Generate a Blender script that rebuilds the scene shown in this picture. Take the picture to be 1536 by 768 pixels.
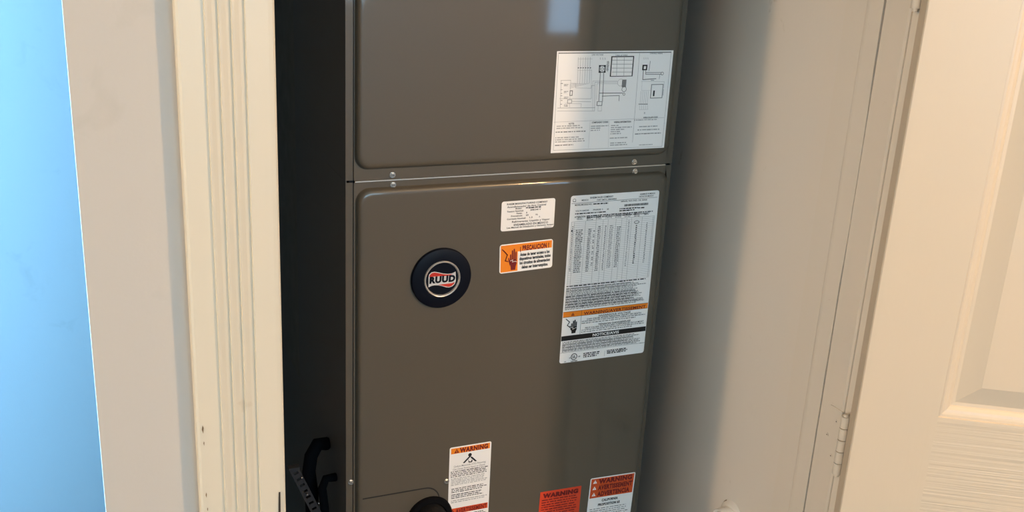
import bpy, bmesh, math, random
from mathutils import Vector, Matrix
random.seed(7)
S = bpy.context.scene
COL = S.collection
for o in list(bpy.data.objects): bpy.data.objects.remove(o)

# ------------------------------------------------------------------ camera
# world: X along the closet front, Y into the closet, Z up; camera above the origin
FPX = 1572.0
RX = Vector((0.92093925, -0.08131406, 0.38112847))      # rows: world axis in (right, down, forward)
RY = Vector((-0.38651489, -0.31548732, 0.86664525))
RZ = Vector((0.04977075, -0.94543946, -0.32197375))
CAM = Vector((0, 0, 1.6))
cd = bpy.data.cameras.new('camera'); cam = bpy.data.objects.new('camera', cd); COL.objects.link(cam)
cd.sensor_width = 36; cd.lens = 36 * FPX / 1536; cd.clip_start = 0.02; cd.clip_end = 60
m = Matrix(((RX[0], -RX[1], -RX[2], 0), (RY[0], -RY[1], -RY[2], 0), (RZ[0], -RZ[1], -RZ[2], CAM.z), (0, 0, 0, 1)))
cam.matrix_world = m
S.camera = cam

def ray(u, v):
    c = Vector((u - 768, v - 384, FPX)); return Vector((RX.dot(c), RY.dot(c), RZ.dot(c)))
def P(u, v, y):                                          # photo pixel -> point on the plane Y = y
    r = ray(u, v); return CAM + r * (y / r.y)
def srgb(r, g, b):
    f = lambda c: (c / 255 / 12.92) if c <= 10 else ((c / 255 + .055) / 1.055) ** 2.4
    return (f(r), f(g), f(b), 1)

# ------------------------------------------------------------------ light
vs = S.view_settings
vs.view_transform = 'Standard'; vs.look = 'None'; vs.gamma = 1; vs.use_curve_mapping = False
vs.exposure = 0.0
w = bpy.data.worlds.new('world'); S.world = w; w.use_nodes = True
bg = w.node_tree.nodes['Background']; bg.inputs[0].default_value = (.32, .6, 1, 1); bg.inputs[1].default_value = 0.5

def lamp(name, loc, power, color, radius):
    l = bpy.data.lights.new(name, 'POINT'); l.energy = power; l.color = color; l.shadow_soft_size = radius
    o = bpy.data.objects.new(name, l); COL.objects.link(o); o.location = loc; return o
def daylight(name, loc, direction, sx, sz, power, color):
    l = bpy.data.lights.new(name, 'AREA'); l.shape = 'RECTANGLE'; l.size = sx; l.size_y = sz; l.energy = power; l.color = color
    o = bpy.data.objects.new(name, l); COL.objects.link(o); o.location = loc
    o.rotation_euler = Vector(direction).to_track_quat('-Z', 'Y').to_euler(); return o
lamp('hall_ceiling_light', (1.68, -.59, 2.30), 124, (1, .59, .25), .07)       # warm bulb over the right of the hall
lamp('hall_far_light', (-2.2, .08, 2.30), 134, (1, .60, .28), .05)         # warm bulb at the left end of the hall
daylight('rear_window_light', (2.765, -2.74, 1.45), (0, 1, 0), .49, 1.14, 24, (.36, .66, 1))
daylight('frontal_fill_light', (.70, -2.74, 1.60), (0, 1, 0), 1.6, 1.1, 60, (.38, .70, .93))  # added frontal daylight fill; no such window is seen
daylight('end_window_light', (-3.19, -.53, 1.45), (1, 0, 0), .86, 1.2, 58, (.70, .92, 1))
daylight('side_window_light', (-2.16, 1.95, 1.45), (1, 0, 0), .9, 1.3, 312, (.205, .545, 1))

# ------------------------------------------------------------------ materials
def mat(name, color, rough=.5, metal=0, spec=.5, bump=None, var=0, vscale=4, coat=0):
    """bump = (scale xyz, strength, distance); var = colour variation"""
    M = bpy.data.materials.new(name); M.use_nodes = True
    nt = M.node_tree; b = nt.nodes['Principled BSDF']
    b.inputs['Base Color'].default_value = color; b.inputs['Roughness'].default_value = rough
    b.inputs['Metallic'].default_value = metal; b.inputs['Specular IOR Level'].default_value = spec
    b.inputs['Coat Weight'].default_value = coat; b.inputs['Coat Roughness'].default_value = .05
    tc = nt.nodes.new('ShaderNodeTexCoord')
    if var:
        n = nt.nodes.new('ShaderNodeTexNoise'); n.inputs['Scale'].default_value = vscale; n.inputs['Detail'].default_value = 6
        nt.links.new(tc.outputs['Object'], n.inputs['Vector'])
        r = nt.nodes.new('ShaderNodeValToRGB')
        r.color_ramp.elements[0].position = .3; r.color_ramp.elements[1].position = .7
        r.color_ramp.elements[0].color = [c * (1 - var) for c in color[:3]] + [1]; r.color_ramp.elements[1].color = [min(1, c * (1 + var * .4)) for c in color[:3]] + [1]
        nt.links.new(n.outputs['Fac'], r.inputs['Fac']); nt.links.new(r.outputs['Color'], b.inputs['Base Color'])
    if bump:
        mp = nt.nodes.new('ShaderNodeMapping'); mp.inputs['Scale'].default_value = bump[0]
        n2 = nt.nodes.new('ShaderNodeTexNoise'); n2.inputs['Scale'].default_value = 1; n2.inputs['Detail'].default_value = 3
        bp = nt.nodes.new('ShaderNodeBump'); bp.inputs['Strength'].default_value = bump[1]; bp.inputs['Distance'].default_value = bump[2]
        nt.links.new(tc.outputs['Object'], mp.inputs['Vector']); nt.links.new(mp.outputs['Vector'], n2.inputs['Vector'])
        nt.links.new(n2.outputs['Fac'], bp.inputs['Height']); nt.links.new(bp.outputs['Normal'], b.inputs['Normal'])
    return M
def scuffed(name, color, dirt, rough, scale, lo, hi, bump):
    """paint with irregular scuff marks"""
    M = mat(name, color, rough, 0, .4, bump); nt = M.node_tree; b = nt.nodes['Principled BSDF']
    tc = nt.nodes.new('ShaderNodeTexCoord')
    n = nt.nodes.new('ShaderNodeTexNoise'); n.inputs['Scale'].default_value = scale; n.inputs['Detail'].default_value = 5; n.inputs['Distortion'].default_value = 1.2
    n3 = nt.nodes.new('ShaderNodeTexNoise'); n3.inputs['Scale'].default_value = scale * .35
    mu = nt.nodes.new('ShaderNodeMath'); mu.operation = 'MULTIPLY'
    r = nt.nodes.new('ShaderNodeMapRange'); r.inputs['From Min'].default_value = lo; r.inputs['From Max'].default_value = hi
    mx = nt.nodes.new('ShaderNodeMix'); mx.data_type = 'RGBA'; mx.inputs[6].default_value = color; mx.inputs[7].default_value = dirt
    nt.links.new(tc.outputs['Object'], n.inputs['Vector']); nt.links.new(tc.outputs['Object'], n3.inputs['Vector'])
    nt.links.new(n.outputs['Fac'], mu.inputs[0]); nt.links.new(n3.outputs['Fac'], mu.inputs[1])
    nt.links.new(mu.outputs[0], r.inputs['Value']); nt.links.new(r.outputs[0], mx.inputs[0]); nt.links.new(mx.outputs[2], b.inputs['Base Color'])
    return M

WALL = (.46, .44, .405, 1); TRIM = (.60, .55, .44, 1)
M = {}
M['wall'] = scuffed('wall_paint', WALL, (.42, .40, .36, 1), .75, 16, .36, .50, ((260, 260, 260), .12, .001))
M['closet'] = scuffed('closet_paint', (.64, .605, .545, 1), (.50, .46, .39, 1), .7, 26, .42, .50, ((180, 180, 180), .12, .001))
M['hall'] = mat('hall_taupe_paint', (.20, .19, .175, 1), .8, bump=((260, 260, 260), .12, .001))
M['dim_wall'] = mat('bounce_cut_grey', (.22, .235, .25, 1), .9, bump=((120, 120, 120), .4, .002))  # grey made up for the unseen closet wall, to cut warm bounce
M['ceil'] = mat('ceiling_paint', (.8, .79, .77, 1), .9, bump=((90, 90, 90), .3, .002))
M['floor'] = mat('floor_boards', (.10, .08, .06, 1), .5, var=.3, vscale=9, bump=((4, 60, 4), .15, .001))
M['trim'] = scuffed('trim_paint', TRIM, (.53, .47, .36, 1), .38, 34, .43, .52, ((60, 60, 6), .08, .001))
M['jamb'] = scuffed('jamb_paint', (.63, .59, .52, 1), (.54, .48, .40, 1), .42, 60, .43, .50, ((90, 90, 12), .15, .001))
M['door'] = mat('door_paint', (.545, .465, .355, 1), .36, bump=((150, 30, 5), .08, .0015))
M['rail'] = mat('door_rail_grain', (.545, .465, .355, 1), .36, bump=((2.5, 20, 270), .8, .0017))
M['chip'] = mat('brown_paint_chip', (.20, .13, .065, 1), .8, var=.3, vscale=80)
M['crack_dark'] = mat('dark_crack_tone', (.035, .026, .018, 1), .9, var=.4, vscale=60)  # near-black for cracks and slots, their shade put into the colour
M['cab'] = mat('taupe_cabinet_enamel', (.088, .074, .053, 1), .42, 0, .4, bump=((420, 420, 420), .03, .0003), coat=.55)
M['cabside'] = mat('charcoal_cabinet_side', (.115, .118, .118, 1), .55, 0, .35, bump=((300, 300, 300), .08, .0004))
M['galv'] = mat('dull_galvanized_steel', (.16, .155, .135, 1), .6, .2, .4, var=.2, vscale=30)
M['zinc'] = mat('zinc_screw', (.72, .70, .66, 1), .25, 1)
M['edge'] = mat('lit_hem_edge', (.62, .59, .53, 1), .35, .7)  # bright tone: the hem edge catching light is put into the colour
M['black'] = mat('black_rubber', (.003, .003, .004, 1), .85, 0, .1)
M['foam'] = mat('black_foam_insulation', (.007, .007, .008, 1), .75, 0, .25, bump=((160, 160, 160), .5, .002))
M['gap'] = mat('dark_gap_tone', (.012, .011, .010, 1), .8)  # near-black for gaps and slots, shade put into the colour
M['strut'] = mat('dark_grey_bracket', (.024, .025, .029, 1), .5, .2, .4)
M['badge'] = mat('navy_black_badge_plastic', (.002, .003, .008, 1), .45, 0, .15)
M['chrome'] = mat('chrome_ring', (.92, .90, .85, 1), .30, .75)
M['paper'] = mat('white_label_film', (.94, .92, .89, 1), .32, 0, .5)
M['paper2'] = mat('matte_white_label_paper', (.93, .90, .86, 1), .5, 0, .3)
M['ink'] = mat('black_ink', (.012, .011, .011, 1), .45, 0, .3)
M['grey'] = mat('fine_grey_print', (.24, .235, .23, 1), .5, 0, .3)
M['pale'] = mat('faint_grey_print', (.44, .43, .42, 1), .5, 0, .3)
M['orange'] = mat('safety_orange_ink', (.90, .25, .012, 1), .4, 0, .4)
M['red'] = mat('fluorescent_red_film', (.72, .062, .020, 1), .4, 0, .4)
M['dred'] = mat('dark_red_print', (.17, .012, .012, 1), .45, 0, .3)
M['redor'] = mat('red_orange_ink', (.66, .085, .015, 1), .4, 0, .4)
M['logored'] = mat('logo_red_enamel', (.55, .035, .02, 1), .3)
M['logowhite'] = mat('logo_silver_white', (.75, .74, .73, 1), .25, .2)
M['pvc'] = mat('white_pvc', (.78, .74, .67, 1), .4)
M['glassy'] = mat('window_frame_paint', (.75, .75, .75, 1), .5)
G = bpy.data.materials.new('window_glass'); G.use_nodes = True
gb = G.node_tree.nodes['Principled BSDF']; gb.inputs['Transmission Weight'].default_value = 1; gb.inputs['Roughness'].default_value = 0; gb.inputs['IOR'].default_value = 1.02
M['glass'] = G

# ------------------------------------------------------------------ helpers
def obj(name, verts, faces, m, parent=None, smooth=None):
    me = bpy.data.meshes.new(name); me.from_pydata([tuple(v) for v in verts], [], faces)
    bm = bmesh.new(); bm.from_mesh(me); bmesh.ops.recalc_face_normals(bm, faces=bm.faces); bm.to_mesh(me); bm.free()
    me.materials.append(M[m]); o = bpy.data.objects.new(name, me); COL.objects.link(o)
    if parent is not None: o.parent = parent
    if smooth is not None:
        for p in me.polygons: p.use_smooth = True
        me.set_sharp_from_angle(angle=math.radians(smooth))
    return o
class MB:                                               # collects shapes for one mesh
    def __init__(s): s.v = []; s.f = []
    def add(s, v, f):
        k = len(s.v); s.v += [tuple(a) for a in v]; s.f += [tuple(i + k for i in q) for q in f]; return s
    def box(s, x0, x1, y0, y1, z0, z1):
        return s.add([(x0, y0, z0), (x1, y0, z0), (x1, y1, z0), (x0, y1, z0), (x0, y0, z1), (x1, y0, z1), (x1, y1, z1), (x0, y1, z1)],
                     [(0, 3, 2, 1), (4, 5, 6, 7), (0, 1, 5, 4), (1, 2, 6, 5), (2, 3, 7, 6), (3, 0, 4, 7)])
    def prism(s, pts, z0, z1):                          # xy outline extruded along z
        n = len(pts)
        return s.add([(x, y, z0) for x, y in pts] + [(x, y, z1) for x, y in pts],
                     [tuple(range(n - 1, -1, -1)), tuple(range(n, 2 * n))] + [(i, (i + 1) % n, n + (i + 1) % n, n + i) for i in range(n)])
    def cyl(s, p0, p1, r0, r1=None, n=20, cap=True):
        r1 = r0 if r1 is None else r1
        a = Vector(p0); b = Vector(p1); d = (b - a).normalized()
        t = Vector((0, 0, 1)) if abs(d.z) < .9 else Vector((1, 0, 0)); e = d.cross(t).normalized(); g = d.cross(e)
        ring = lambda c, r: [c + (e * math.cos(2 * math.pi * i / n) + g * math.sin(2 * math.pi * i / n)) * r for i in range(n)]
        f = [(i, (i + 1) % n, n + (i + 1) % n, n + i) for i in range(n)]
        if cap: f += [tuple(range(n)), tuple(range(n, 2 * n))]
        return s.add(ring(a, r0) + ring(b, r1), f)
    def tube(s, path, r, n=14):
        path = [Vector(p) for p in path]; rings = []; ref = None
        for i, p in enumerate(path):
            d = (path[min(i + 1, len(path) - 1)] - path[max(i - 1, 0)]).normalized()
            if ref is None: ref = d.cross(Vector((.3, .2, .9))).normalized()
            e = (ref - d * ref.dot(d)).normalized(); ref = e; g = d.cross(e)
            rings.append([p + (e * math.cos(2 * math.pi * k / n) + g * math.sin(2 * math.pi * k / n)) * r for k in range(n)])
        v = [q for rg in rings for q in rg]; f = []
        for i in range(len(path) - 1):
            for k in range(n): f.append((i * n + k, i * n + (k + 1) % n, (i + 1) * n + (k + 1) % n, (i + 1) * n + k))
        f += [tuple(range(n)), tuple(range((len(path) - 1) * n, len(path) * n))]
        return s.add(v, f)
    def lathe(s, prof, c, axis, n=48, close=True):      # prof = (radius, height along axis)
        d = Vector(axis).normalized(); t = Vector((0, 0, 1)) if abs(d.z) < .9 else Vector((1, 0, 0)); e = d.cross(t).normalized(); g = d.cross(e); c = Vector(c)
        v = [c + d * h + (e * math.cos(2 * math.pi * k / n) + g * math.sin(2 * math.pi * k / n)) * r for r, h in prof for k in range(n)]
        f = [(i * n + k, i * n + (k + 1) % n, (i + 1) * n + (k + 1) % n, (i + 1) * n + k) for i in range(len(prof) - 1) for k in range(n)]
        if close: f += [tuple(range(n)), tuple(range((len(prof) - 1) * n, len(prof) * n))]
        return s.add(v, f)
    def build(s, name, m, parent=None, smooth=None): return obj(name, s.v, s.f, m, parent, smooth)
def tag(o, label, cat=None, kind=None, group=None):
    o['label'] = label
    if cat: o['category'] = cat
    if kind: o['kind'] = kind
    if group: o['group'] = group
    return o
def empty(name, loc=(0, 0, 0), rz=0):
    o = bpy.data.objects.new(name, None); COL.objects.link(o); o.location = loc; o.rotation_euler = (0, 0, rz); o.empty_display_size = .1; return o

# ------------------------------------------------------------------ the setting
H = 2.44
tag(MB().box(-3.2, 3.6, -2.75, 2.75, -.1, 0).build('floor', 'floor'), 'dark brown board floor of the hall and closet', 'floor', 'structure')
tag(MB().box(-3.2, 3.6, -2.75, 2.75, H, H + .1).build('ceiling', 'ceil'), 'white ceiling over the hall and closet', 'ceiling', 'structure')
DH = 2.05
b = MB().box(.005, .178, 1.0, 1.115, 0, H).box(.178, .962, 1.0, 1.115, DH + .02, H).box(.962, 3.6, 1.0, 1.115, 0, H)
b.box(-3.2, -.76, 1.0, 1.115, 0, H).box(-.76, .005, 1.0, 1.115, DH, H)  # unseen left run and header, added to keep the far lamp off wall_far
tag(b.build('wall_front', 'wall'), 'scuffed beige wall beside the fluted closet casing', 'wall', 'structure')
tag(MB().box(.02, .12, 1.115, 2.3, 0, H).build('wall_left', 'dim_wall'), 'closet side wall hidden behind the fluted casing', 'wall', 'structure')
tag(MB().box(.950, 1.07, 1.115, 2.3, 0, H).build('wall_right', 'closet'), 'beige closet side wall next to the air handler', 'wall', 'structure')
tag(MB().box(.12, .950, 2.2, 2.3, 0, H).build('wall_back', 'closet'), 'back wall of the closet behind the air handler', 'wall', 'structure')
tag(MB().box(-2.05, 1.07, 2.60, 2.75, 0, H).build('wall_far', 'wall'), 'smooth wall lit blue by daylight in the next room', 'wall', 'structure')
b = MB().box(-2.17, -2.05, 1.115, 1.50, 0, H).box(-2.17, -2.05, 2.40, 2.75, 0, H).box(-2.17, -2.05, 1.5, 2.4, 0, .8).box(-2.17, -2.05, 1.5, 2.4, 2.1, H)
tag(b.build('wall_next_room', 'wall'), 'window wall of the next room, outside the view', 'wall', 'structure')
b = MB().box(-3.2, -.10, -2.75, -2.63, 0, H).box(1.50, 2.52, -2.75, -2.63, 0, H).box(3.01, 3.6, -2.75, -2.63, 0, H).box(2.52, 3.01, -2.75, -2.63, 0, .88).box(2.52, 3.01, -2.75, -2.63, 2.02, H).box(-.10, 1.50, -2.75, -2.63, 2.15, H).box(-.10, 1.50, -2.75, -2.63, 0, 1.05)
tag(b.build('wall_rear', 'hall'), 'hall wall with windows behind the viewer', 'wall', 'structure')
tag(MB().box(3.48, 3.6, -2.63, 1.0, 0, H).build('wall_hall_right', 'hall'), 'right end wall of the hall beyond the open door', 'wall', 'structure')
b = MB().box(-3.2, -3.08, -2.63, -.96, 0, H).box(-3.2, -3.08, -.1, 1.0, 0, H).box(-3.2, -3.08, -.96, -.1, 0, .85).box(-3.2, -3.08, -.96, -.1, 2.05, H)
tag(b.build('wall_hall_left', 'hall'), 'left end wall of the hall with a window', 'wall', 'structure')
def window(name, x0, x1, y, z0, z1, label, axis):
    t = empty(name, (0, 0, 0)); tag(t, label, 'window', 'structure')
    f = MB(); k = .018
    def bx(a0, a1, c0, c1, d=.02):
        f.box(a0, a1, y - d, y + d, c0, c1) if axis == 'x' else f.box(y - d, y + d, a0, a1, c0, c1)
    bx(x0, x0 + k, z0, z1); bx(x1 - k, x1, z0, z1); bx(x0, x1, z0, z0 + k); bx(x0, x1, z1 - k, z1)
    f.build('window_frame', 'glassy', t)
    f = MB(); xm = (x0 + x1) / 2; bx(xm - .006, xm + .006, z0 + k, z1 - k, .012); f.build('muntin', 'glassy', t)
window('window_1', 2.52, 3.01, -2.66, .88, 2.02, 'narrow two-light window in the hall wall behind the viewer', 'x')
window('window_3', -.10, 1.50, -2.66, 1.05, 2.15, 'unseen wide window added behind the viewer for frontal fill light', 'x')
window('window_4', -.96, -.1, -3.11, .85, 2.05, 'window at the left end of the hall, outside the view', 'y')
window('window_2', 1.5, 2.4, -2.08, .8, 2.1, 'tall window of the next room, outside the view', 'y')

# fluted casing, profile in (x from the outer edge, projection from the wall) metres
CT = .017
def flute_profile(wd):
    pr = [(0, 0), (0, CT - .003), (.0008, CT - .001), (.003, CT)]
    steps = [.0247, .0369, .0484, .0604]
    pr += [(steps[0], CT - .0010)]
    for i, s in enumerate(steps):
        pr += [(s + .0007, CT + .0021)]
        if i < 3: pr += [(s + .0030, CT + .0016), (s + .0070, CT + .0002), (steps[i + 1], CT - .0010)]
    pr += [(wd - .006, CT + .0008), (wd - .002, CT + .0002), (wd, CT - .0018), (wd, 0)]
    return pr
CX0, CX1 = .0955, .1833
pts = [(CX0 + x, 1.0 - y) for x, y in flute_profile(CX1 - CX0)]
tr = MB().prism(pts, 0, DH + .09).build('trim_1', 'trim'); tag(tr, 'cream fluted door casing left of the air handler', 'casing', 'structure')
MB().add([(.1757, .9815, .992), (.1775, .9815, .992), (.1771, .9815, .955), (.1748, .9815, .93), (.1742, .9815, .95)], [(0, 1, 2, 3, 4)]).build('crack', 'crack_dark', tr)
for (cx, cz, s) in ((.1015, 1.078, .0016), (.1020, 1.062, .0009), (.1017, 1.002, .0011), (.1023, .985, .0008), (.1780, 1.496, .0012)):
    MB().add([(cx - s * .6, .9826, cz), (cx, .9826, cz + s * 3), (cx + s * .6, .9826, cz + s), (cx + s * .2, .9826, cz - s * 3)], [(0, 1, 2, 3)]).build('chip', 'chip', tr)
RXC = .950
pts = [(RXC + (.0878 - x), 1.0 - y) for x, y in flute_profile(.0878)]
tag(MB().prism(pts, 0, DH + .09).build('trim_2', 'jamb'), 'cream fluted casing behind the open door', 'casing', 'structure')
tag(MB().box(CX1, RXC, .983, 1.0, DH + .005, DH + .09).build('trim_3', 'trim'), 'cream head casing above the closet opening', 'casing', 'structure')
# jambs: right one shows its door stop, with an uneven dark crack in front of the stop
JX = .945
jr = empty('trim_4', (0, 0, 0)); tag(jr, 'beige painted door jamb with stop and dark crack, hinge side', 'door jamb', 'structure')
pts = [(JX + .0025, 1.0), (JX, 1.0025), (JX, 1.0425), (JX + .017, 1.0425), (JX + .017, 1.0)]
MB().prism(pts, 0, DH).build('hinge_strip', 'jamb', jr)
zs = [0, .75, .83, .92, 1.0, 1.08, 1.13, 1.17, 1.22, 1.30, 1.36, 1.42, 1.46, 1.50, 1.6, 2.05]
gw = [.0012, .0012, .0013, .0011, .0013, .0010, .0012, .0004, .0002, .0003, .0006, .0016, .0019, .0021, .002, .002]
v = []; f = []
for z, g in zip(zs, gw): v += [(JX - .0008, 1.0427 + g * 1.5, z), (JX - .0008, 1.0700, z), (JX - .0005, 1.0735, z), (JX, 1.0760, z), (JX + .01, 1.0760, z), (JX + .01, 1.0427 + g * 1.5, z)]
n = 6
for i in range(len(zs) - 1):
    for k in range(n): f.append((i * n + k, i * n + (k + 1) % n, (i + 1) * n + (k + 1) % n, (i + 1) * n + k))
f += [tuple(range(n)), tuple(range((len(zs) - 1) * n, len(zs) * n))]
obj('door_stop', v, f, 'jamb', jr)
MB().box(JX + .004, JX + .016, 1.0425, 1.0460, 0, DH).build('crack_backing', 'crack_dark', jr)  # dark strip inside the gap stands in for its depth shade
MB().box(JX, JX + .017, 1.0762, 1.115, 0, DH).build('jamb_board', 'jamb', jr)
MB().box(JX + .0012, JX + .006, 1.1152, 1.124, 0, DH).build('drywall_bead', 'closet', jr)
jl = empty('trim_5', (0, 0, 0)); tag(jl, 'painted door jamb on the latch side, behind the casing', 'door jamb', 'structure')
MB().box(.1785, .1800, 1.0, 1.115, 0, DH).build('jamb_board', 'jamb', jl); MB().box(.1802, .190, 1.045, 1.068, 0, DH).build('door_stop', 'jamb', jl)
tag(MB().box(.1805, .944, 1.0, 1.115, DH, DH + .018).build('trim_6', 'jamb'), 'painted head jamb across the closet opening', 'door jamb', 'structure')

# ------------------------------------------------------------------ open six-panel door
ang = -math.atan2(.525, .851)
door = empty('door_1', (.941, .988, 0), ang); tag(door, 'cream six-panel door swung open on painted hinges', 'door', 'structure')
YE, YI = -.006, -.041                                   # outer and inner face in door axes
DW = .757; s0 = .004; z0, z1 = .012, 2.04
st = .1015; mu = .10
xa, xb = s0 + st, s0 + DW - st
xm0, xm1 = (xa + xb) / 2 - mu / 2, (xa + xb) / 2 + mu / 2
rails = [(z0, .25), (.80, .9925), (1.60, 1.70), (1.92, z1)]
r = .0015
def stile(x0, x1, za, zb, name, m):
    pts = [(x0, YE), (x1, YE), (x1, YI), (x0, YI)]
    if name == 'stile': pts = [(x0, YE), (x1, YE), (x1, YI), (x0 + r, YI), (x0, YI + r)] if x0 < .3 else [(x0, YE), (x1, YE), (x1, YI + r), (x1 - r, YI), (x0, YI)]
    return MB().prism(pts, za, zb).build(name, m, door)
stile(s0, xa, z0, z1, 'stile', 'door'); stile(xb, s0 + DW, z0, z1, 'stile', 'door')
for za, zb in rails: stile(xa, xb, za, zb, 'rail', 'rail')
for i in range(3): stile(xm0, xm1, rails[i][1], rails[i + 1][0], 'mullion', 'door')
# panel: (inset, depth below the face): ovolo sticking, flat valley, bevel up to the raised field
PROF = [(0, 0), (.0008, .0022), (.004, .0026), (.0065, .0040), (.0100, .0052), (.0135, .0078), (.0150, .0098), (.0190, .0104), (.0200, .0104), (.0450, .0030), (.0462, .0026)]
def panel(x0, x1, za, zb):
    v = []; f = []
    for ins, dp in PROF: v += [(x0 + ins, YI + dp, za + ins), (x1 - ins, YI + dp, za + ins), (x1 - ins, YI + dp, zb - ins), (x0 + ins, YI + dp, zb - ins)]
    for i in range(len(PROF) - 1):
        for k in range(4): f.append((i * 4 + k, i * 4 + (k + 1) % 4, i * 4 + 4 + (k + 1) % 4, i * 4 + 4 + k))
    n = len(v); f.append((n - 4, n - 3, n - 2, n - 1))
    v += [(x0, YE - .004, za), (x1, YE - .004, za), (x1, YE - .004, zb), (x0, YE - .004, zb)]
    for k in range(4): f.append((k, (k + 1) % 4, n + (k + 1) % 4, n + k))
    f.append((n, n + 1, n + 2, n + 3))
    obj('panel', v, f, 'door', door)
for i in range(3):
    for x0, x1 in ((xa, xm0), (xm1, xb)): panel(x0, x1, rails[i][1], rails[i + 1][0])
# hinges: knuckle barrel on the pin, leaf let into the jamb (door axes -> built in world, parented with inverse)
inv = (Matrix.Translation((.941, .988, 0)) @ Matrix.Rotation(ang, 4, 'Z')).inverted()
def rounded(y0, y1, za, zb, rad, n=6):                  # rounded on the y1 side
    out = [(y0, za)]
    for k in range(n + 1): a = -math.pi / 2 + k * math.pi / 2 / n; out.append((y1 - rad + rad * math.cos(a), za + rad + rad * math.sin(a)))
    for k in range(n + 1): a = k * math.pi / 2 / n; out.append((y1 - rad + rad * math.cos(a), zb - rad + rad * math.sin(a)))
    return out + [(y0, zb)]
for hz in (.295, .871, 1.5005):
    pr = rounded(.9985, 1.0335, hz, hz + .089, .015)
    n = len(pr); v = [(JX - .0018, y, z) for y, z in pr] + [(JX + .0005, y, z) for y, z in pr]
    f = [tuple(range(n)), tuple(range(n, 2 * n))] + [(i, (i + 1) % n, n + (i + 1) % n, n + i) for i in range(n)]
    lf = obj('hinge', [inv @ Vector(q) for q in v], f, 'jamb', door)
    for k in range(5):
        a = hz + .089 * k / 5 + .0006; MB().cyl((0, -.0005, a), (0, -.0005, a + .0166), .0060, n=16).build('knuckle', 'jamb', lf, 40)
    MB().cyl((0, -.0005, hz - .003), (0, -.0005, hz + .092), .0035, n=12).build('pin', 'jamb', lf, 40)
    for yy, zz in ((1.006, .018), (1.020, .044), (1.006, .071)):
        MB().cyl(inv @ Vector((JX - .0024, yy, hz + zz)), inv @ Vector((JX - .001, yy, hz + zz)), .0028, n=12).build('screw', 'jamb', lf)
        MB().cyl(inv @ Vector((JX - .0026, yy, hz + zz)), inv @ Vector((JX - .0016, yy, hz + zz)), .0009, n=8).build('screw_slot', 'crack_dark', lf)

# ------------------------------------------------------------------ air handler
AX0, AX1, AY = .3564, .8896, 1.407
AYB = 1.963
ah = empty('air_handler', ((AX0 + AX1) / 2, AY + .25, 0)); tag(ah, 'dark taupe steel air handler cabinet covered in labels, standing in the closet', 'air handler')
OFF = Matrix.Translation(-Vector(ah.location))
def part(mb, name, m, parent=None, smooth=None):        # world coordinates -> child of the air handler
    mb.v = [tuple(OFF @ Vector(q)) for q in mb.v]
    return mb.build(name, m, parent or ah, smooth)
SEAM = 1.2104
part(MB().box(AX0 + .02, AX1 - .02, AY + .02, AYB - .02, 0, .298), 'return_plenum', 'galv')
def casing(za, zb):
    t = .0105
    mb = MB()
    mb.box(AX0, AX0 + .0012, AY, 1.749, za, zb).box(AX1 - .0012, AX1, AY, AYB, za, zb)                      # side skins
    zc, zd = (za, zb - .0014) if za < 1 else (za + .0014, zb)
    mb.box(AX0 + .0012, AX0 + t, AY, AY + .0015, zc, zd).box(AX1 - t, AX1 - .0012, AY, AY + .0015, zc, zd)  # front flanges
    mb.box(AX0 + .004, AX1 - .0012, 1.749, AYB, za, zb).box(AX0 + .0012, AX1 - .0012, AY + .03, 1.749, za, zb)
    return mb
part(MB().box(AX0 + .0025, AX0 + .0040, 1.751, AYB, .742, 1.955), 'rear_side_panel', 'galv')
for nm, za, zb in (('lower_casing', .30, SEAM - .0002), ('upper_casing', SEAM + .0002, 1.96)):
    c = part(casing(za, zb), nm, 'cabside')
    for xa_, xb_ in ((AX0 - .0002, AX0 + .0103), (AX1 - .0103, AX1 + .0002)): part(MB().box(xa_, xb_, AY - .0004, AY - .0001, za + (.0016 if za > 1 else 0), zb - (.0016 if za < 1 else 0)), 'front_flange', 'cab', c)
part(MB().box(AX0 + .006, AX1 - .006, AY + .004, AY + .03, .302, 1.95), 'gap_backing', 'gap')  # near-black slab behind the doors paints their gaps dark

def rrect(x0, x1, za, zb, r, n=7):
    r = max(r, .0005); out = []
    for cx, cz, a0 in ((x1 - r, zb - r, 0), (x0 + r, zb - r, 90), (x0 + r, za + r, 180), (x1 - r, za + r, 270)):
        for k in range(n + 1): a = math.radians(a0 + 90 * k / n); out.append((cx + r * math.cos(a), cz + r * math.sin(a)))
    return out
def door_panel(name, x0, x1, za, zb, fx0, fx1, fz0, fz1):
    # flat sheet with a big softly embossed field standing proud by 9 mm
    Y0 = AY - .0020
    rings = [([(a, c) for a, c in rrect(x0, x1, za, zb, .002)], Y0 + .0018), (rrect(x0, x1, za, zb, .002), Y0)]
    emb = [(0, 0), (.0006, .0006), (.0013, .0022), (.0022, .0042), (.0034, .0058), (.0050, .0070), (.0070, .0077), (.0096, .0080), (.0120, .0080)]
    for ins, up in emb: rings.append((rrect(fx0 + ins, fx1 - ins, fz0 + ins, fz1 - ins, .020 - ins * .55), Y0 - up))
    v = []; f = []; n = len(rings[0][0])
    for pts, y in rings: v += [(x, y, z) for x, z in pts]
    for i in range(len(rings) - 1):
        for k in range(n): f.append((i * n + k, i * n + (k + 1) % n, (i + 1) * n + (k + 1) % n, (i + 1) * n + k))
    f.append(tuple(range(n))); f.append(tuple(range((len(rings) - 1) * n, len(rings) * n)))
    mb = MB(); mb.add(v, f); return part(mb, name, 'cab', None, 38)
YF = AY - .010                                          # face of the raised fields
ud = door_panel('upper_door', AX0 + .0112, AX1 - .0112, SEAM + .0012, 1.93, .3685, .8800, 1.2275, 1.915)
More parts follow.
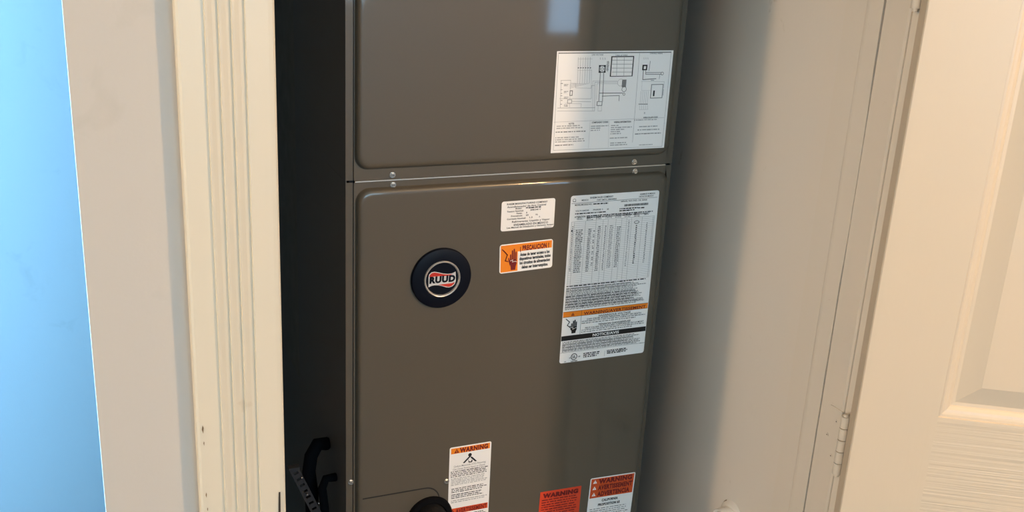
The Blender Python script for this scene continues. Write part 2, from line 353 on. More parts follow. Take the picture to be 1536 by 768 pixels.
ld = door_panel('lower_door', AX0 + .0112, AX1 - .0112, .33, SEAM - .0010, .3700, .8835, .36, 1.2005)
part(MB().box(AX0 + .0130, AX1 - .0130, AY - .0034, AY - .0006, SEAM - .0008, SEAM + .0008), 'hem_edge', 'edge', ud)  # bright strip painted as the lit hem edge

def screw(x, z, y, parent):
    mb = MB().cyl((x, y, z), (x, y - .0010, z), .0047, .0044, 18); mb.cyl((x, y - .0010, z), (x, y - .0038, z), .0034, .0033, 6)
    s_ = part(mb, 'screw', 'zinc', parent)
    part(MB().box(x - .0022, x + .0022, y - .00395, y - .0036, z - .0004, z + .0004), 'screw_slot', 'gap', s_ if parent is ah else parent)
for x, z, p_ in ((.4241, 1.2178, ud), (.8193, 1.2178, ud), (.4253, 1.2030, ld), (.8220, 1.2024, ld)): screw(x, z, AY - .0020, p_)
screw(.3637, .7258, AY - .0004, ah); screw(.5193, .7038, YF, ah)

# removable access plate round the insulated refrigerant pipe, lower left
def plate(x0, x1, za, zb, r, ya, yb):
    pts = [(x0, za), (x1, za)]
    for k in range(9): a = math.radians(90 * k / 8); pts.append((x1 - r + r * math.cos(a), zb - r + r * math.sin(a)))
    pts.append((x0, zb)); n = len(pts)
    return MB().add([(x, ya, z) for x, z in pts] + [(x, yb, z) for x, z in pts], [tuple(range(n)), tuple(range(n, 2 * n))] + [(i, (i + 1) % n, n + (i + 1) % n, n + i) for i in range(n)])
ap = part(plate(.3805, .5070, .40, .6962, .024, YF + .0005, YF - .0003), 'access_plate', 'cab')
part(plate(.3805, .5088, .40, .6982, .025, YF + .0005, YF - .0001), 'plate_gap', 'gap', ap)  # dark border sheet stands in for the shaded groove round the plate
pc = Vector((.492, YF, .642))
path = [pc + Vector((0, .01, 0)), pc + Vector((0, -.018, 0)), pc + Vector((0, -.034, -.004)), pc + Vector((0, -.047, -.016)), pc + Vector((0, -.054, -.034)), pc + Vector((0, -.056, -.06)), pc + Vector((0, -.056, -.30))]
ip = part(MB().tube(path, .027, 24), 'insulated_pipe', 'foam', None, 50)
part(MB().lathe([(.0385, .001), (.0385, -.003), (.036, -.006), (.029, -.007), (.027, -.004)], pc, (0, 1, 0), 40, False), 'rubber_grommet', 'black', ip, 40)

# black bracket and hose on the left side of the cabinet
bk = MB(); A0 = Vector((.2835, 1.450, .7400)); A1 = Vector((.3400, 1.450, .600)); dr = (A1 - A0).normalized(); sd = Vector((0, 1, 0)).cross(dr)
hw = .0072
for a, t0, t1 in ((-1, .55, 1), (1, .55, 1)):
    q = [A0 + sd * a * hw * t0, A0 + sd * a * hw * t1, A1 + sd * a * hw * t1, A1 + sd * a * hw * t0]
    bk.add(q + [p + Vector((0, .002, 0)) for p in q], [(0, 1, 2, 3), (4, 5, 6, 7), (0, 1, 5, 4), (1, 2, 6, 5), (2, 3, 7, 6), (3, 0, 4, 7)])
L_ = (A1 - A0).length; k = 0.0
while k < L_:                                           # web with slots
    q = [A0 + dr * k - sd * hw * .6, A0 + dr * k + sd * hw * .6, A0 + dr * (k + .008) + sd * hw * .6, A0 + dr * (k + .008) - sd * hw * .6]
    bk.add(q + [p + Vector((0, .002, 0)) for p in q], [(0, 1, 2, 3), (4, 5, 6, 7), (0, 1, 5, 4), (1, 2, 6, 5), (2, 3, 7, 6), (3, 0, 4, 7)]); k += .0125
bk.box(.334, .3568, 1.446, 1.456, .590, .612)
br = part(bk, 'side_bracket', 'strut')
part(MB().box(.2752, .2925, 1.446, 1.458, .7390, .7425), 'bracket_cap', 'strut', br)
part(MB().tube([(.352, 1.52, .735), (.335, 1.51, .742), (.322, 1.50, .728), (.318, 1.50, .70), (.322, 1.50, .66), (.326, 1.50, .5), (.352, 1.51, .42)], .011, 14), 'drain_hose', 'black', None, 60)
part(MB().tube([(.355, 1.47, .700), (.338, 1.466, .702), (.331, 1.462, .688), (.334, 1.46, .655), (.338, 1.46, .55), (.355, 1.46, .50)], .007, 12), 'control_cable', 'black', None, 60)
for x, z in ((.3035, .692), (.3215, .6725), (.2955, .724)):
    part(MB().cyl((x, 1.4478, z), (x, 1.4445, z), .0016, .0012, 8), 'screw_tip', 'zinc', br)

# ------------------------------------------------------------------ badge
bx_, bz_ = .4995, 1.0565
bd = part(MB().lathe([(.0475, 0), (.0475, -.0030), (.0462, -.0046), (.0430, -.0055), (.034, -.0062), (.0275, -.0064), (.0262, -.0062), (.0255, -.0050), (.0001, -.0050)], (bx_, YF, bz_), (0, 1, 0), 72, False), 'badge', 'badge', None, 30)
bd['label'] = 'round black badge with chrome ring and red and white flag logo'
part(MB().lathe([(.0288, -.0060), (.0286, -.0076), (.0274, -.0086), (.0262, -.0080), (.0256, -.0060), (.0254, -.0050)], (bx_, YF, bz_), (0, 1, 0), 72, False), 'chrome_ring', 'chrome', bd, 60)

# ------------------------------------------------------------------ flat print helpers
def text_mesh(s, bold=0.0):
    c = bpy.data.curves.new('t', 'FONT'); c.body = s; c.size = 1; c.offset = bold * 1.5; c.resolution_u = 3; c.space_character = 1.0 + bold * 3
    o = bpy.data.objects.new('t', c); me = bpy.data.meshes.new_from_object(o)
    v = [(q.co.x, q.co.y) for q in me.vertices]; f = [tuple(p.vertices) for p in me.polygons]
    bpy.data.objects.remove(o); bpy.data.curves.remove(c); bpy.data.meshes.remove(me)
    return v, f
class Label:
    """a sticker on the plane Y = yf; local u right, w down in metres from the top left corner"""
    def __init__(s, name, label, tl, wd, ht, rot, crop, m='paper', rad=.003, yf=None):
        s.yf = YF if yf is None else yf
        s.tl = Vector((tl[0], 0, tl[1])); s.w = wd; s.h = ht
        a = math.radians(rot); s.eu = Vector((math.cos(a), 0, math.sin(a))); s.ew = Vector((math.sin(a), 0, -math.cos(a)))
        s.crop = crop; s.ink = {}
        pts = rrect(0, wd, 0, ht, rad, 4); n = len(pts)
        mb = MB().add([s.loc(u, q, .00002) for u, q in pts] + [s.loc(u, q, .00022) for u, q in pts], [tuple(range(n)), tuple(range(n, 2 * n))] + [(i, (i + 1) % n, n + (i + 1) % n, n + i) for i in range(n)])
        s.o = part(mb, name, m); s.o['label'] = label
    def loc(s, u, q, up): p = s.tl + s.eu * u + s.ew * q; return Vector((p.x, s.yf - up, p.z))
    def px(s, x, y):                                    # crop pixel -> local
        c = s.crop; p = P(c[0] + x / c[2], c[1] + y / c[2], s.yf); p.y = 0; d = p - s.tl; return d.dot(s.eu), d.dot(s.ew)
    def lay(s, key, lv): return s.ink.setdefault(key, MB()), .00030 + .00008 * lv
    def poly(s, key, pts, lv=1): mb, up = s.lay(key, lv); mb.add([s.loc(u, q, up) for u, q in pts], [tuple(range(len(pts)))])
    def rect(s, key, u0, u1, q0, q1, lv=1): s.poly(key, [(u0, q0), (u1, q0), (u1, q1), (u0, q1)], lv)
    def rectp(s, key, a, b, lv=1): u0, q0 = s.px(*a); u1, q1 = s.px(*b); s.rect(key, u0, u1, q0, q1, lv)
    def polyp(s, key, pts, lv=1): s.poly(key, [s.px(*p) for p in pts], lv)
    def line(s, key, pts, t, lv=1):
        for (a, b) in zip(pts, pts[1:]):
            a = Vector(a); b = Vector(b); d = b - a
            if d.length < 1e-6: continue
            d.normalize(); nn = Vector((-d.y, d.x)) * t / 2; a = a - d * t / 2; b = b + d * t / 2
            s.poly(key, [a + nn, b + nn, b - nn, a - nn], lv)
    def linep(s, key, pts, t, lv=1): s.line(key, [s.px(*p) for p in pts], t, lv)
    def disc(s, key, c, r, lv=1, n=24): s.poly(key, [(c[0] + r * math.cos(2 * math.pi * k / n), c[1] + r * math.sin(2 * math.pi * k / n)) for k in range(n)], lv)
    def ring(s, key, c, r, t, lv=1, n=28, st=1): s.line(key, [(c[0] + r * math.cos(2 * math.pi * k / n), c[1] + st * r * math.sin(2 * math.pi * k / n)) for k in range(n + 1)], t, lv)
    def text(s, key, body, u0, u1, base, h, bold=0, lv=2, slant=0):
        v, f = text_mesh(body, bold)
        if not v: return
        x0 = min(a for a, _ in v); x1 = max(a for a, _ in v); y0 = 0; y1 = .729
        sx = (u1 - u0) / (x1 - x0); sy = h / y1
        mb, up = s.lay(key, lv); mb.add([s.loc(u0 + (a - x0) * sx + slant * b_ * sy, base - b_ * sy, up) for a, b_ in v], f)
    def textp(s, key, body, a, b, h, bold=0, lv=2, slant=0):
        u0, q0 = s.px(*a); u1, q1 = s.px(*b); s.text(key, body, u0, u1, (q0 + q1) / 2, h, bold, lv, slant)
    def micro(s, key, u0, u1, q0, q1, pitch, fill=.5, end=.9, rnd=None):      # rows of unreadable print
        R = rnd or random; q = q0
        while q + pitch * fill <= q1 + 1e-6:
            u = u0; stop = u0 + (u1 - u0) * R.uniform(end, 1)
            while u < stop:
                ln = pitch * R.uniform(.5, 2.6); e = min(u + ln, stop); s.rect(key, u, e, q, q + pitch * fill * R.uniform(.85, 1.1), 1); u = e + pitch * R.uniform(.25, .5)
            q += pitch
    def microp(s, key, a, b, pitch, fill=.5, end=.9): u0, q0 = s.px(*a); u1 = s.px(*b)[0]; q1 = max(s.px(a[0], b[1])[1], q0 + pitch * fill); s.micro(key, u0, u1, q0, q1, pitch, fill, end)
    def done(s):
        nm = {'ink': 'black_lettering', 'grey': 'fine_print', 'pale': 'faint_print', 'orange': 'orange_band', 'red': 'red_band', 'redor': 'red_orange_band', 'dred': 'dark_red_lettering', 'paper': 'white_mark', 'logored': 'red_swoosh', 'logowhite': 'white_flag', 'badge': 'emblem_lettering', 'paper2': 'white_mark'}
        for k, mb in s.ink.items():
            o = part(mb, nm[k], k, s.o)
            if 'band' not in nm[k]: o['kind'] = 'stuff'                    # fine print, far too small to pick apart

def hand(L, key, cx, cy, w_, h_, lv=2):                 # raised hand pictogram, centre and size in local metres
    q = lambda pts: [(cx + x * w_, cy + y * h_) for x, y in pts]
    L.poly(key, q([(-.42, .0), (.40, .0), (.44, .18), (.30, .36), (.26, .5), (-.30, .5), (-.32, .34), (-.44, .16)]), lv)
    for x0, x1, top in ((-.42, -.25, -.26), (-.21, -.03, -.44), (.01, .19, -.5), (.23, .40, -.36)):
        L.poly(key, q([(x0, .02), (x0, top + .05), (x0 + .04, top), (x1 - .04, top), (x1, top + .05), (x1, .02)]), lv)
    L.poly(key, q([(-.42, .30), (-.60, .02), (-.62, -.10), (-.54, -.10), (-.38, .10)]), lv)
def bolt(L, key, pts, t, lv=2): L.linep(key, pts, t, lv)
def warn_tri(L, key, key2, c, r, lv=2):
    L.poly(key, [(c[0], c[1] - r), (c[0] + r, c[1] + r * .8), (c[0] - r, c[1] + r * .8)], lv)
    L.rect(key2, c[0] - r * .12, c[0] + r * .12, c[1] - r * .35, c[1] + r * .3, lv + 1); L.rect(key2, c[0] - r * .12, c[0] + r * .12, c[1] + r * .42, c[1] + r * .62, lv + 1)

# ------------------------------------------------------------------ A wiring diagram
A = Label('wiring_diagram_label', 'white wiring diagram sheet on the upper door', (.6690, 1.3930), .1975, .1525, 0, (810, 60, 4.041), rad=.0006)
A.rectp('grey', (112, 76), (795, 77)); A.linep('grey', [(112, 76), (80, 668)], .0004); A.linep('grey', [(795, 76), (738, 645)], .0004)
A.linep('grey', [(82, 668), (738, 645)], .0004); A.linep('grey', [(603, 80), (560, 620)], .0004); A.linep('pale', [(83, 498), (752, 470)], .0004)
A.linep('pale', [(303, 492), (293, 655)], .0003); A.linep('pale', [(418, 490), (414, 650)], .0003)
A.textp('grey', 'LINE VOLTAGE', (313, 94), (383, 93), .0022, .01); A.textp('grey', 'CONTROL WIRING', (665, 86), (742, 85), .0022, .01)
for x in (363, 378, 392): A.textp('grey', 'L', (x, 117), (x + 5, 117), .003, .01)
for x in (628, 640, 652): A.textp('grey', 'L', (x, 115), (x + 4, 115), .003, .01)
for k in range(6):                                      # low-voltage bundle
    x = 232 + k * 14.5
    A.linep('pale', [(x, 105), (x - 6, 265 - k * 1)], .0005 if k % 2 else .0004)
    A.rectp('ink', (x - 4, 166), (x + 4, 171))
    A.linep('pale', [(x - 6, 262), (180, 268 + k * 5)], .0003)
A.linep('pale', [(228, 184), (313, 183)], .0003); A.linep('pale', [(230, 115), (318, 114)], .0003)
A.rectp('grey', (357, 152), (396, 198)); A.rectp('paper', (366, 160), (387, 190), 2); A.rectp('ink', (357, 152), (366, 162), 3); A.rectp('ink', (387, 152), (396, 162), 3); A.rectp('ink', (357, 188), (366, 198), 3); A.rectp('ink', (387, 188), (396, 198), 3); A.ring('ink', A.px(376, 176), .002, .0006, 3)
A.linep('ink', [(412, 128), (408, 190)], .0006); A.microp('grey', (404, 130), (416, 190), .0012, .5)
A.linep('ink', [(365, 198), (356, 370)], .0008); A.linep('ink', [(386, 198), (378, 370)], .0008)
A.linep('ink', [(360, 322), (500, 321)], .0008); A.linep('ink', [(376, 340), (480, 336), (478, 368)], .0007)
A.ring('ink', A.px(509, 298), .0038, .0006); A.ring('pale', A.px(488, 258), .0052, .0005); A.rectp('grey', (498, 240), (520, 285)); A.ring('ink', A.px(508, 328), .0018, .0006)
A.linep('grey', [(184, 262), (215, 262), (215, 290), (310, 292), (312, 180)], .0003)
A.linep('grey', [(330, 430), (332, 256), (470, 254)], .0004); A.linep('pale', [(318, 430), (320, 248), (468, 247)], .0004); A.linep('pale', [(342, 360), (344, 265), (468, 264)], .0004)
A.linep('grey', [(118, 355), (310, 356), (312, 276), (330, 275)], .0004); A.linep('grey', [(190, 372), (308, 374)], .0004); A.linep('grey', [(106, 412), (332, 410)], .0005); A.linep('pale', [(104, 430), (330, 430)], .0005); A.linep('grey', [(150, 384), (250, 386), (248, 405)], .0003)
A.linep('grey', [(128, 245), (122, 412)], .0004); A.linep('grey', [(186, 244), (178, 408)], .0003); A.linep('grey', [(126, 245), (186, 244)], .0004)
for y in (262, 300, 322, 336, 365, 388): A.microp('ink', (124, y), (140, y + 8), .0014, .55, .5)
for y in (268, 310, 345, 392): A.microp('grey', (145, y), (172, y + 14), .0018, .5, .5)
A.rectp('grey', (180, 305), (196, 338)); A.rectp('paper', (184, 310), (192, 333), 2); A.rectp('pale', (165, 360), (192, 385)); A.rectp('paper', (169, 364), (188, 381), 2)
A.rectp('grey', (344, 372), (376, 398)); A.rectp('paper', (348, 375), (372, 395), 2); A.linep('ink', [(350, 396), (372, 396)], .0005, 3); A.linep('grey', [(352, 398), (350, 430), (372, 430), (372, 398)], .0003)
A.rectp('ink', (432, 98), (560, 220)); A.rectp('paper', (438, 104), (554, 216), 2)       # component table
for k in range(1, 5): A.linep('grey', [(437, 98 + k * 24), (558, 98 + k * 24)], .0006, 3)
for x in (466, 510): A.linep('grey', [(x, 100), (x - 3, 220)], .0005, 3)
for k in range(5):
    for x in (440, 472, 515): A.microp('grey', (x, 108 + k * 24), (x + 28, 120 + k * 24), .0017, .55, .6)
A.textp('grey', 'TABLE OF WIRES', (456, 96), (530, 95), .0020, .01)
A.rectp('ink', (621, 150), (648, 183)); A.rectp('paper', (629, 158), (641, 176), 2); A.linep('ink', [(668, 128), (660, 185)], .0006)
A.linep('ink', [(626, 183), (622, 240), (702, 234)], .0009); A.linep('ink', [(641, 183), (640, 208), (735, 207)], .0007); A.linep('ink', [(640, 198), (735, 197)], .0007); A.linep('grey', [(726, 206), (722, 236)], .0006); A.ring('ink', A.px(740, 203), .0022, .0006); A.linep('ink', [(672, 245), (690, 244)], .0006)
A.rectp('grey', (674, 268), (740, 352)); A.rectp('paper', (678, 272), (736, 348), 2)
for y in (278, 292, 306, 320, 334): A.microp('grey', (682, y), (730, y + 8), .0017, .55, .5)
A.rectp('ink', (686, 306), (692, 340), 3); A.linep('grey', [(748, 300), (745, 335)], .0006)
A.linep('pale', [(614, 250), (752, 252), (750, 290)], .0004); A.linep('pale', [(618, 252), (616, 306), (672, 306)], .0003)
for k in range(5): A.linep('pale', [(612 + k * 11, 310), (606 + k * 11, 382)], .0004)
for k in range(7): A.rectp('ink', (598 + k * 8, 386), (603 + k * 8, 391))
for k in range(5): A.linep('pale', [(604 + k * 12, 396), (604 + k * 12, 420)], .0003)
A.linep('pale', [(600, 422), (655, 420)], .0003); A.microp('grey', (630, 438), (640, 452), .0015, .5, .6)
A.textp('ink', 'NOTES', (173, 512), (206, 511), .0026, .015); A.textp('ink', 'COMPONENT CODES', (313, 505), (412, 501), .0026, .015); A.textp('ink', 'WIRING INFORMATION', (447, 503), (550, 499), .0026, .015); A.textp('ink', 'WIRE COLOR CODE', (625, 475), (712, 471), .0024, .012)
A.microp('pale', (100, 520), (290, 545), .0032, .5, .7); A.microp('grey', (94, 556), (296, 570), .0032, .5, .8); A.microp('pale', (92, 590), (290, 622), .0032, .5, .7); A.microp('grey', (90, 636), (278, 652), .0032, .5, .4)
A.microp('pale', (308, 520), (412, 552), .0032, .5, .5); A.microp('pale', (430, 516), (555, 580), .0032, .5, .3); A.microp('pale', (422, 592), (552, 606), .0032, .5, .8); A.microp('pale', (425, 622), (560, 645), .0032, .5, .6)
A.microp('pale', (572, 483), (735, 500), .0030, .5, .8); A.microp('pale', (600, 522), (720, 528), .0030, .6, .9); A.microp('pale', (590, 542), (735, 548), .0030, .6, .9); A.microp('grey', (575, 567), (736, 572), .0028, .5, .95); A.microp('pale', (600, 634), (700, 640), .0026, .5, .8)
A.done()

# ------------------------------------------------------------------ B data label, C caution label
CR = (740, 290, 5.908)
B = Label('data_label', 'small white data label with typed print', (.5930, 1.1690), .0890, .0470, .3, CR, 'paper2', .0035)
for body, a, b_, h in (('RHEEM MANUFACTURING COMPANY', (120, 108), (480, 76), .0026), ('Acondicionador de Aire Central', (122, 132), (466, 103), .0026), ('Modelo:', (196, 142), (252, 137), .0023),
                       ('Tension Nominal:', (120, 170), (266, 158), .0023), ('208/240 V', (326, 153), (420, 145), .0023), ('Fases:', (205, 184), (254, 180), .0023), ('1', (291, 177), (297, 176), .0023), ('Frecuencia:', (156, 209), (256, 201), .0023), ('60', (288, 199), (310, 197), .0023), ('Hz', (374, 193), (393, 191), .0023),
                       ('Corriente Nominal:', (120, 238), (286, 222), .0023), ('1.3', (318, 219), (345, 217), .0023), ('A', (403, 212), (413, 211), .0023), ('Refrigerante: Liquido y Vapor', (164, 262), (498, 232), .0026), ('ENSAMBLADO EN MEXICO', (180, 290), (482, 262), .0030), ('Lea Manual de Instalacion y Garantia Anexo', (118, 314), (532, 278), .0023)):
    B.textp('ink', body, a, b_, h * 1.1, .014)
B.microp('ink', (288, 124), (425, 128), .0024, .7, .98); B.microp('grey', (450, 296), (522, 300), .0016, .6, .9)
B.done()
Cn = Label('caution_label', 'orange and white shock caution label reading PRECAUCION', (.5930, 1.1005), .0895, .0470, 1.9, CR, 'paper2', .004)
Cn.poly('orange', [(.0018, .0018), (.0877, .0018), (.0877, .0138), (.0302, .0138), (.0302, .0452), (.0018, .0452)], 1)
hand(Cn, 'dred', *Cn.px(176, 585), .0135, .0345)
Cn.linep('dred', [(80, 500), (124, 545), (104, 598), (128, 604)], .0016, 2); Cn.linep('dred', [(92, 508), (126, 545), (106, 596)], .0010, 2)
Cn.linep('paper', [(150, 598), (172, 588), (168, 608), (192, 600), (206, 606)], .0007, 4)
Cn.textp('dred', '\u00a1 PRECAUCION !', (236, 510), (492, 474), .0078, .035)
for body, a, b_ in (('Antes de tener acceso a los', (236, 556), (496, 524)), ('dispositivos terminales, todos', (230, 594), (506, 558)), ('los circuitos de alimentacion', (232, 630), (500, 596)), ('deben ser interrumpidos.', (250, 666), (482, 636))):
    Cn.textp('ink', body, a, b_, .0050, .032)
Cn.done()

# ------------------------------------------------------------------ D rating label
CU = (840, 280, 5.4875); CL = (830, 400, 4.8)
D = Label('rating_label', 'tall white rating plate label with table, warning band and notice', (.7085, 1.1710), .1575, .2840, 0, CU, 'paper', .004)
D.textp('ink', 'MEXICO', (178, 118), (232, 114), .0026, .01); D.textp('ink', 'RHEEM SALES COMPANY', (248, 100), (438, 84), .0030, .01); D.textp('ink', 'FORT SMITH, ARKANSAS', (304, 116), (464, 104), .0024, .01)
D.textp('ink', 'ASSEMBLED IN MEXICO', (656, 68), (782, 58), .0024, .01); D.textp('ink', 'HECHO EN MEXICO', (650, 88), (768, 78), .0024, .01)
D.ring('ink', D.px(118, 112), .0024, .0005); D.microp('grey', (106, 122), (132, 126), .0016, .6)
D.linep('ink', [(96, 140), (800, 86)], .0005)
D.textp('ink', 'MODEL/MODELE NO.', (122, 158), (262, 148), .0026, .01); D.microp('ink', (274, 138), (396, 144), .0026, .75, .98)
D.textp('ink', 'SERIAL NO./NO. DE SERIE', (500, 130), (716, 108), .0024, .01)
u0, q0 = D.px(530, 147); u1, q1 = D.px(724, 146); q0, q1 = D.px(530, 145)[1], D.px(530, 163)[1]; u = u0
while u < u1:
    ww = random.choice((.0004, .0006, .0010, .0013)); D.rect('ink', u, u + ww, q0, q1); u += ww + random.choice((.0003, .0004, .0006))
D.microp('ink', (490, 178), (640, 182), .0025, .7, .9); D.microp('ink', (640, 170), (710, 172), .0025, .7, .7); D.microp('ink', (488, 194), (625, 197), .0025, .7, .9)
D.textp('ink', 'VOLTS 208/240', (126, 208), (236, 198), .0024, .01); D.textp('ink', 'PHASE 1', (272, 197), (350, 190), .0024, .01); D.textp('ink', '60', (386, 190), (400, 188), .0024, .01)
D.microp('ink', (124, 220), (375, 225), .0024, .7, .95); D.textp('ink', 'ATTENTION', (118, 258), (208, 250), .0028, .02)
D.microp('ink', (218, 238), (760, 244), .0030, .55, .98); D.microp('ink', (218, 252), (740, 256), .0026, .55, .95)
# table grid
tu0, tq0 = D.px(95, 290); tu1 = D.px(772, 290)[0]; D.crop = CL; tqe = D.px(105, 132)[1]; D.crop = CU; tq0 = D.px(120, 290)[1]
rows = 33; dq = (tqe - tq0) / rows
for k in range(rows + 1): D.rect('pale' if k else 'grey', tu0, tu1, tq0 + k * dq - .0002, tq0 + k * dq + .0002, 1)
cols = [0, .035, .165, .29, .375, .435, .53, .60, .66, .72, .85, .985, 1]
for c_ in cols: D.rect('grey', tu0 + (tu1 - tu0) * c_ - .00018, tu0 + (tu1 - tu0) * c_ + .00018, tq0, tqe, 1)
rr = random.Random(3)
TW = tu1 - tu0
for c0, c1, r0, r1, key in ((.055, .145, 4, 27, 'grey'), (.20, .245, 4, 27, 'grey'), (.262, .285, 5, 24, 'grey'), (.315, .355, 3, 27, 'grey'), (.40, .42, 3, 27, 'grey'), (.455, .505, 3, 26, 'pale'), (.545, .595, 4, 26, 'grey'), (.680, .700, 1, 26, 'pale'), (.775, .800, 4, 25, 'ink'), (.905, .925, 3, 25, 'grey'), (.008, .026, 2, 26, 'grey')):
    for k in range(r0, r1):
        if c0 == .262 and k % 3 == 0: continue
        a = tu0 + TW * (c0 + rr.uniform(0, .006)); D.micro(key, a, tu0 + TW * c1, tq0 + k * dq + dq * .2, tq0 + k * dq + dq * .85, dq * .65, .85, .8, rr)
for c_ in (.10, .215, .325, .44, .555, .67, .785, .91): D.micro('grey', tu0 + TW * c_ - .006, tu0 + TW * c_ + .006, tq0 - .008 + abs(c_ - .5) * .004, tq0 - .001, .0022, .55, .6, rr)
D.ring('ink', (tu0 + TW * .785, tq0 + dq * 2.6), .0042, .0008, 2, 24, .55); D.rectp('ink', (92, 358), (103, 370), 2)
D.crop = CL
qa = D.px(95, 140)[1]; qb = D.px(85, 318)[1]; D.micro('ink', .0030, D.w - .010, qa, qa + .0030, .0034, .55, .9); 
D.micro('grey', .0030, D.w - .0045, qa + .0040, qb - .0010, .00225, .62, .80)
D.micro('ink', .0030, D.w - .030, qa + .0040, qa + .012, .0045, .3, .85); D.micro('ink', .0030, D.w - .012, qa + .018, qb - .003, .0045, .3, .85)
b0 = D.px(82, 327)[1]; b1 = D.px(82, 366)[1]; D.rect('orange', .0008, D.w - .0008, b0, b1, 1); D.line('ink', [(.0008, b0), (D.w - .0008, b0)], .0005, 2); D.line('ink', [(.0008, b1), (D.w - .0008, b1)], .0005, 2)
us = D.px(197, 400)[0]; n0 = D.px(78, 500)[1]; n1 = D.px(76, 535)[1]; D.line('ink', [(us, b0), (us, n0)], .0005, 2)
warn_tri(D, 'dred', 'orange', D.px(140, 342), .0030)
D.textp('dred', 'WARNING/AVERTISSEMENT', (218, 344), (662, 298), .0052, .022)
D.textp('ink', 'HAZARDOUS VOLTAGE', (326, 358), (554, 332), .0034, .015); D.textp('ink', 'CAN CAUSE SEVERE PERSONAL INJURY OR DEATH', (240, 382), (630, 338), .0030, .010)
D.microp('grey', (204, 392), (664, 396), .0026, .6, .97); D.microp('grey', (203, 405), (600, 408), .0026, .6, .9)
D.textp('ink', 'TENSION DANGEREUSE', (322, 421), (554, 394), .0034, .015); D.textp('ink', 'PEUT CAUSER DES BLESSURES CORPORELLES OU LA MORT', (228, 446), (648, 398), .0030, .010)
D.microp('grey', (202, 455), (650, 459), .0026, .6, .97); D.microp('grey', (200, 468), (560, 472), .0026, .6, .9)
hx = D.px(148, 430); hand(D, 'ink', hx[0], hx[1], .0125, .0235)
D.linep('ink', [(92, 378), (116, 398), (100, 422), (118, 436)], .0014, 2); D.linep('paper', [(122, 440), (140, 434), (138, 450), (160, 438), (180, 442)], .0008, 4)
D.rect('ink', .0004, D.w - .0006, n0, n1, 1); D.textp('paper', 'NOTICE/AVIS', (282, 500), (470, 478), .0048, .018, 3)
D.micro('grey', .0030, D.w - .006, n1 + .0018, n1 + .0215, .00235, .6, .82); D.micro('ink', .0030, D.w - .02, n1 + .0065, n1 + .020, .0047, .3, .8)
nl = D.px(70, 621)[1]; D.line('ink', [(.0006, nl), (D.w - .0006, nl)], .0004, 1)
c0 = D.px(148, 647); D.ring('ink', c0, .0052, .0012, 2); D.text('ink', 'UL', c0[0] - .0030, c0[0] + .0030, c0[1] + .0022, .0046, .03)
D.textp('ink', 'c', (112, 660), (122, 659), .0020, .03); D.textp('ink', 'US', (178, 650), (192, 648), .0022, .03); D.textp('ink', 'LISTED', (124, 684), (172, 679), .0020, .03)
for y in (634, 646, 658): D.microp('ink', (215, y - 12), (340, y - 10), .0030, .6, .75)
for y in (624, 634, 644): D.microp('ink', (385, y - 24), (530, y - 22), .0030, .6, .8)
D.linep('grey', [(370, 606), (366, 642)], .0004); D.textp('ink', 'EN', (78, 688), (90, 686), .0016, .02); D.microp('grey', (620, 548), (655, 550), .0016, .6, .9)
D.done()

# ------------------------------------------------------------------ E carbon monoxide warning label
E_ = Label('poisoning_warning_label', 'tall white warning label with orange header and bent figure pictogram', (.5232, .7635), .0720, .215, .2, (660, 650, 6.508), 'paper2', .003)
E_.rect('orange', .0025, .0695, .0022, .0122, 1); warn_tri(E_, 'dred', 'orange', (.0120, .0078), .0042)
E_.text('dred', 'WARNING', .0172, .0662, .0112, .0082, .042)
cx = E_.px(292, 208); E_.disc('ink', cx, .0031, 2)
E_.polyp('ink', [(222, 288), (284, 222), (304, 222), (290, 234), (238, 290)], 2); E_.polyp('ink', [(300, 222), (318, 230), (360, 268), (342, 272), (300, 238)], 2); E_.polyp('ink', [(274, 250), (284, 272), (300, 274), (312, 250), (318, 268), (306, 282), (278, 284)], 2)
E_.textp('grey', 'Carbon Monoxide (CO) Poisoning', (132, 332), (444, 284), .0034, .004, slant=.2); E_.textp('grey', 'Can Cause Severe Injury or Death.', (124, 360), (440, 312), .0034, .004, slant=.2)
q = E_.px(110, 376)[1]
E_.micro('ink', .0030, .0690, q, q + .0115, .0031, .45, .9); E_.micro('pale', .0040, .0690, q + .0130, q + .0270, .0029, .5, .85)
E_.micro('ink', .0050, .0685, q + .0320, q + .0400, .0031, .45, .75); E_.micro('ink', .0050, .0670, q + .0430, q + .0520, .0031, .45, .75); E_.micro('pale', .0050, .0690, q + .0540, q + .0610, .0031, .5, .9)
q2 = E_.px(108, 738)[1]; E_.rect('redor', .0018, .0700, q2, q2 + .0105, 1); warn_tri(E_, 'dred', 'redor', (.0082, q2 + .0058), .0040); E_.text('dred', 'AVERTISSEMENT', .0135, .0685, q2 + .0093, .0078, .03)
E_.micro('ink', .0040, .0690, q2 + .0135, q2 + .035, .0031, .45, .85); E_.micro('pale', .0040, .0690, q2 + .037, q2 + .08, .0031, .45, .85)
E_.done()

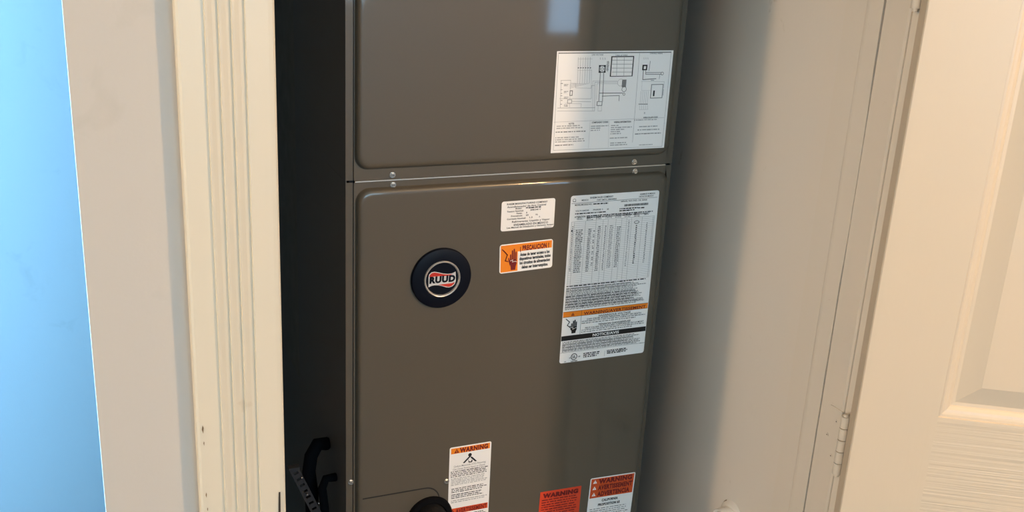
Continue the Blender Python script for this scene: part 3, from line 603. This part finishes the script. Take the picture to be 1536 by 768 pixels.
# ------------------------------------------------------------------ F red warning sheet, G three-language warning label
CF = (800, 690, 9.035)
F_ = Label('red_warning_label', 'plain red-orange warning sheet with dark red print', (.6900, .6500), .0780, .110, -1.3, CF, 'red', .0006)
F_.text('dred', 'WARNING', .0052, .0725, .0122, .0080, .05)
F_.micro('dred', .0040, .0745, .0160, .104, .0047, .38, .9); F_.done()
Gl = Label('proposition_warning_label', 'white and orange three-line warning label headed WARNING, AVERTISSEMENT, ADVERTENCIA', (.7850, .6590), .0890, .120, -1.9, CF, 'paper2', .003)
Gl.rect('redor', .0020, .0868, .0020, .0400, 1)
for k, (body, e0) in enumerate((('WARNING', .083), ('AVERTISSEMENT', .0845), ('ADVERTENCIA', .0805))):
    yb = .0122 + k * .0125; Gl.text('dred', body, .0165, e0, yb, .0086, .042)
    warn_tri(Gl, 'paper', 'redor', (.0095, yb - .0042), .0038)
    if k: Gl.rect('dred', .0020, .0868, .0020 + k * .0125, .0022 + k * .0125, 2)
Gl.text('ink', 'CALIFORNIA', .0270, .0590, .0490, .0048, .03); Gl.text('ink', 'PROPOSITION 65', .0205, .0640, .0575, .0048, .03)
Gl.micro('grey', .0050, .0830, .0620, .1150, .0040, .35, .9); Gl.done()

# ------------------------------------------------------------------ logo on the badge
class BadgeInk(Label):
    def __init__(s, o):
        s.yf = YF - .0052; s.tl = Vector((bx_, 0, bz_)); s.eu = Vector((1, 0, 0)); s.ew = Vector((0, 0, -1)); s.crop = (600, 360, 6.98); s.ink = {}; s.o = o; s.w = s.h = 0
    def lay(s, key, lv): return s.ink.setdefault(key, MB()), .00005 + .00012 * lv
BI = BadgeInk(bd)
top = [(298, 395), (304, 362), (330, 338), (360, 332), (400, 338), (450, 350), (500, 354), (545, 348), (582, 330)]
bot = [(584, 430), (572, 462), (545, 486), (512, 497), (480, 494), (440, 482), (400, 474), (360, 474), (330, 480), (298, 496)]
BI.polyp('logowhite', top + bot, 1)
BI.polyp('logored', [(306, 390), (312, 366), (334, 346), (362, 340), (400, 346), (450, 357), (500, 361), (545, 356), (560, 352), (520, 370), (470, 376), (420, 378), (360, 382)], 2)
BI.polyp('logored', [(400, 470), (450, 462), (500, 456), (540, 452), (572, 440), (566, 458), (540, 480), (512, 490), (480, 487), (440, 476)], 2)
BI.textp('badge', 'RUUD', (306, 455), (576, 426), .0098, .044, 3, .05)
BI.done()

# ------------------------------------------------------------------ drain pipe stub through the closet wall
def PX(u, v, x): r_ = ray(u, v); return CAM + r_ * (x / r_.x)
pc2 = PX(1097, 778, .950)
pp = empty('drain_pipe', (.950, pc2.y, pc2.z)); tag(pp, 'short white plastic drain pipe poking out of the closet wall', 'pipe')
MB().lathe([(.0001, -.004), (.0165, -.004), (.0165, -.022), (.0195, -.024), (.0205, -.022), (.0205, .04)], (0, 0, 0), (1, 0, 0), 32, False).build('pipe', 'pvc', pp, 40)
MB().lathe([(.0205, -.004), (.0245, -.0045), (.0290, -.0025), (.0320, .0005)], (0, 0, 0), (1, 0, 0), 32, False).build('caulk_collar', 'closet', pp, 50)
MB().tube([(-.001, .028 * math.cos(a), .031 * math.sin(a)) for a in [math.radians(k) for k in range(12, 60, 6)]], .0012, 8).build('caulk_smear', 'chip', pp, 60)
